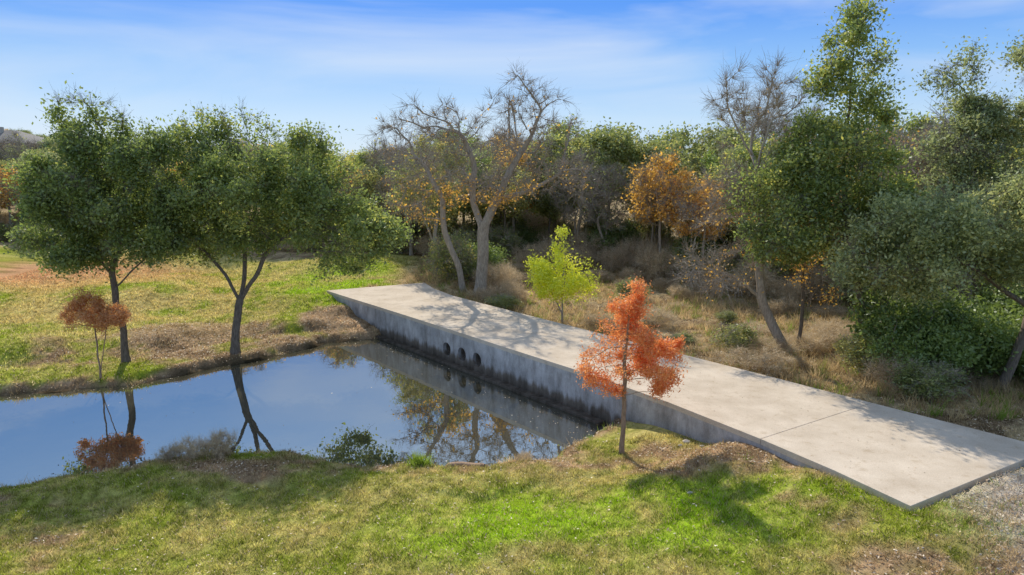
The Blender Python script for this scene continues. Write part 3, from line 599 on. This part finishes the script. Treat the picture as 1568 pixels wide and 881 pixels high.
hp('roof',[(-9.7,-5.7,3.35),(9.7,-5.7,3.35),(9.7,5.7,3.35),(-9.7,5.7,3.35),(-4.5,0,5.6),(4.5,0,5.6)],[(0,1,5,4),(1,2,5),(2,3,4,5),(3,0,4),(3,2,1,0)],M['roof'])
hp('chimney',*boxv(2,2.8,-1.4,-.6,4.5,6.1),M['stucco'])
hp('gable_wing_walls',*boxv(-2,4,-7,-5.02,-2,3.15),M['stucco'])
hp('gable_wing_roof',[(-2.3,-7.3,3.17),(4.3,-7.3,3.17),(1,-7.3,4.9),(-2.3,-2,3.17),(4.3,-2,3.17),(1,-2,4.9)],[(0,1,2),(0,2,5,3),(1,4,5,2),(3,5,4),(0,3,4,1)],M['roof'])
for i,xx in enumerate((-7.5,-5,5.5,7.6)): hp('window_%d'%(i+1),*boxv(xx-.6,xx+.6,-5.06,-5.01,.9,2.5),M['glass'])
hp('front_door',*boxv(.4,1.5,-7.06,-7.01,0,2.2),M['bark'])
# ------------------------------------------------------------------ light, sky, camera
el=math.radians(36);az=math.radians(-18.7)
S=Vector((math.sin(az)*math.cos(el),math.cos(az)*math.cos(el),math.sin(el)))
sd=bpy.data.lights.new('sun','SUN');sd.energy=5;sd.angle=math.radians(.5);sd.color=(1,.92,.77)
so=link(bpy.data.objects.new('sun',sd));so.rotation_euler=S.to_track_quat('Z','Y').to_euler();so.location=(0,0,40)
w=bpy.data.worlds.new('World');scene.world=w;w.use_nodes=True;t=w.node_tree;t.nodes.clear();L=t.links
STR=.13
sky=N(t,'ShaderNodeTexSky',sky_type='NISHITA');sky.sun_disc=False;sky.sun_elevation=el;sky.sun_rotation=az;sky.air_density=1.;sky.dust_density=.4;sky.ozone_density=3.
tc=N(t,'ShaderNodeTexCoord')
sp=N(t,'ShaderNodeSeparateXYZ');L.new(tc.outputs['Generated'],sp.inputs[0])
gr=N(t,'ShaderNodeValToRGB');e=gr.color_ramp.elements
e[0].position=0;e[0].color=(.64,.79,.96,1);e[1].position=1;e[1].color=(.26,.36,.58,1)
for p_,c_ in [(.06,(.52,.72,.96)),(.13,(.27,.53,.95)),(.21,(.08,.31,.93)),(.30,(.20,.44,.92)),(.42,(.42,.64,.97)),(.62,(.42,.58,.88))]:
    q=e.new(p_);q.color=(*c_,1)
L.new(sp.outputs['Z'],gr.inputs[0])
sc=N(t,'ShaderNodeVectorMath',operation='SCALE');L.new(gr.outputs[0],sc.inputs[0]);sc.inputs['Scale'].default_value=1/STR
m1=N(t,'ShaderNodeMixRGB');m1.inputs[0].default_value=.90;L.new(sky.outputs[0],m1.inputs[1]);L.new(sc.outputs[0],m1.inputs[2])
mp=N(t,'ShaderNodeMapping');mp.inputs['Scale'].default_value=(1.2,2.2,7);mp.inputs['Rotation'].default_value=(0,math.radians(10),0)
L.new(tc.outputs['Generated'],mp.inputs[0])
n=N(t,'ShaderNodeTexNoise',_Scale=1.5,_Detail=8.,_Roughness=.5,_Distortion=.6);L.new(mp.outputs[0],n.inputs['Vector'])
rp=N(t,'ShaderNodeValToRGB');rp.color_ramp.elements[0].position=.46;rp.color_ramp.elements[1].position=.75;rp.color_ramp.elements[1].color=(.55,.55,.55,1);L.new(n.outputs['Fac'],rp.inputs[0])
mx=N(t,'ShaderNodeMixRGB');L.new(rp.outputs[0],mx.inputs[0]);L.new(m1.outputs[0],mx.inputs[1]);mx.inputs[2].default_value=(.80/STR,.87/STR,.96/STR,1)
bg=N(t,'ShaderNodeBackground');bg.inputs['Strength'].default_value=STR;L.new(mx.outputs[0],bg.inputs[0])
o=N(t,'ShaderNodeOutputWorld');L.new(bg.outputs[0],o.inputs[0])
cd=bpy.data.cameras.new('camera');cd.lens=24;cd.sensor_width=36;cd.clip_end=5000;co=link(bpy.data.objects.new('camera',cd))
co.location=(0,0,6.5);co.rotation_euler=(math.radians(90-10.3),0,0);scene.camera=co
scene.view_settings.view_transform='Standard';scene.view_settings.look='None';scene.view_settings.exposure=0
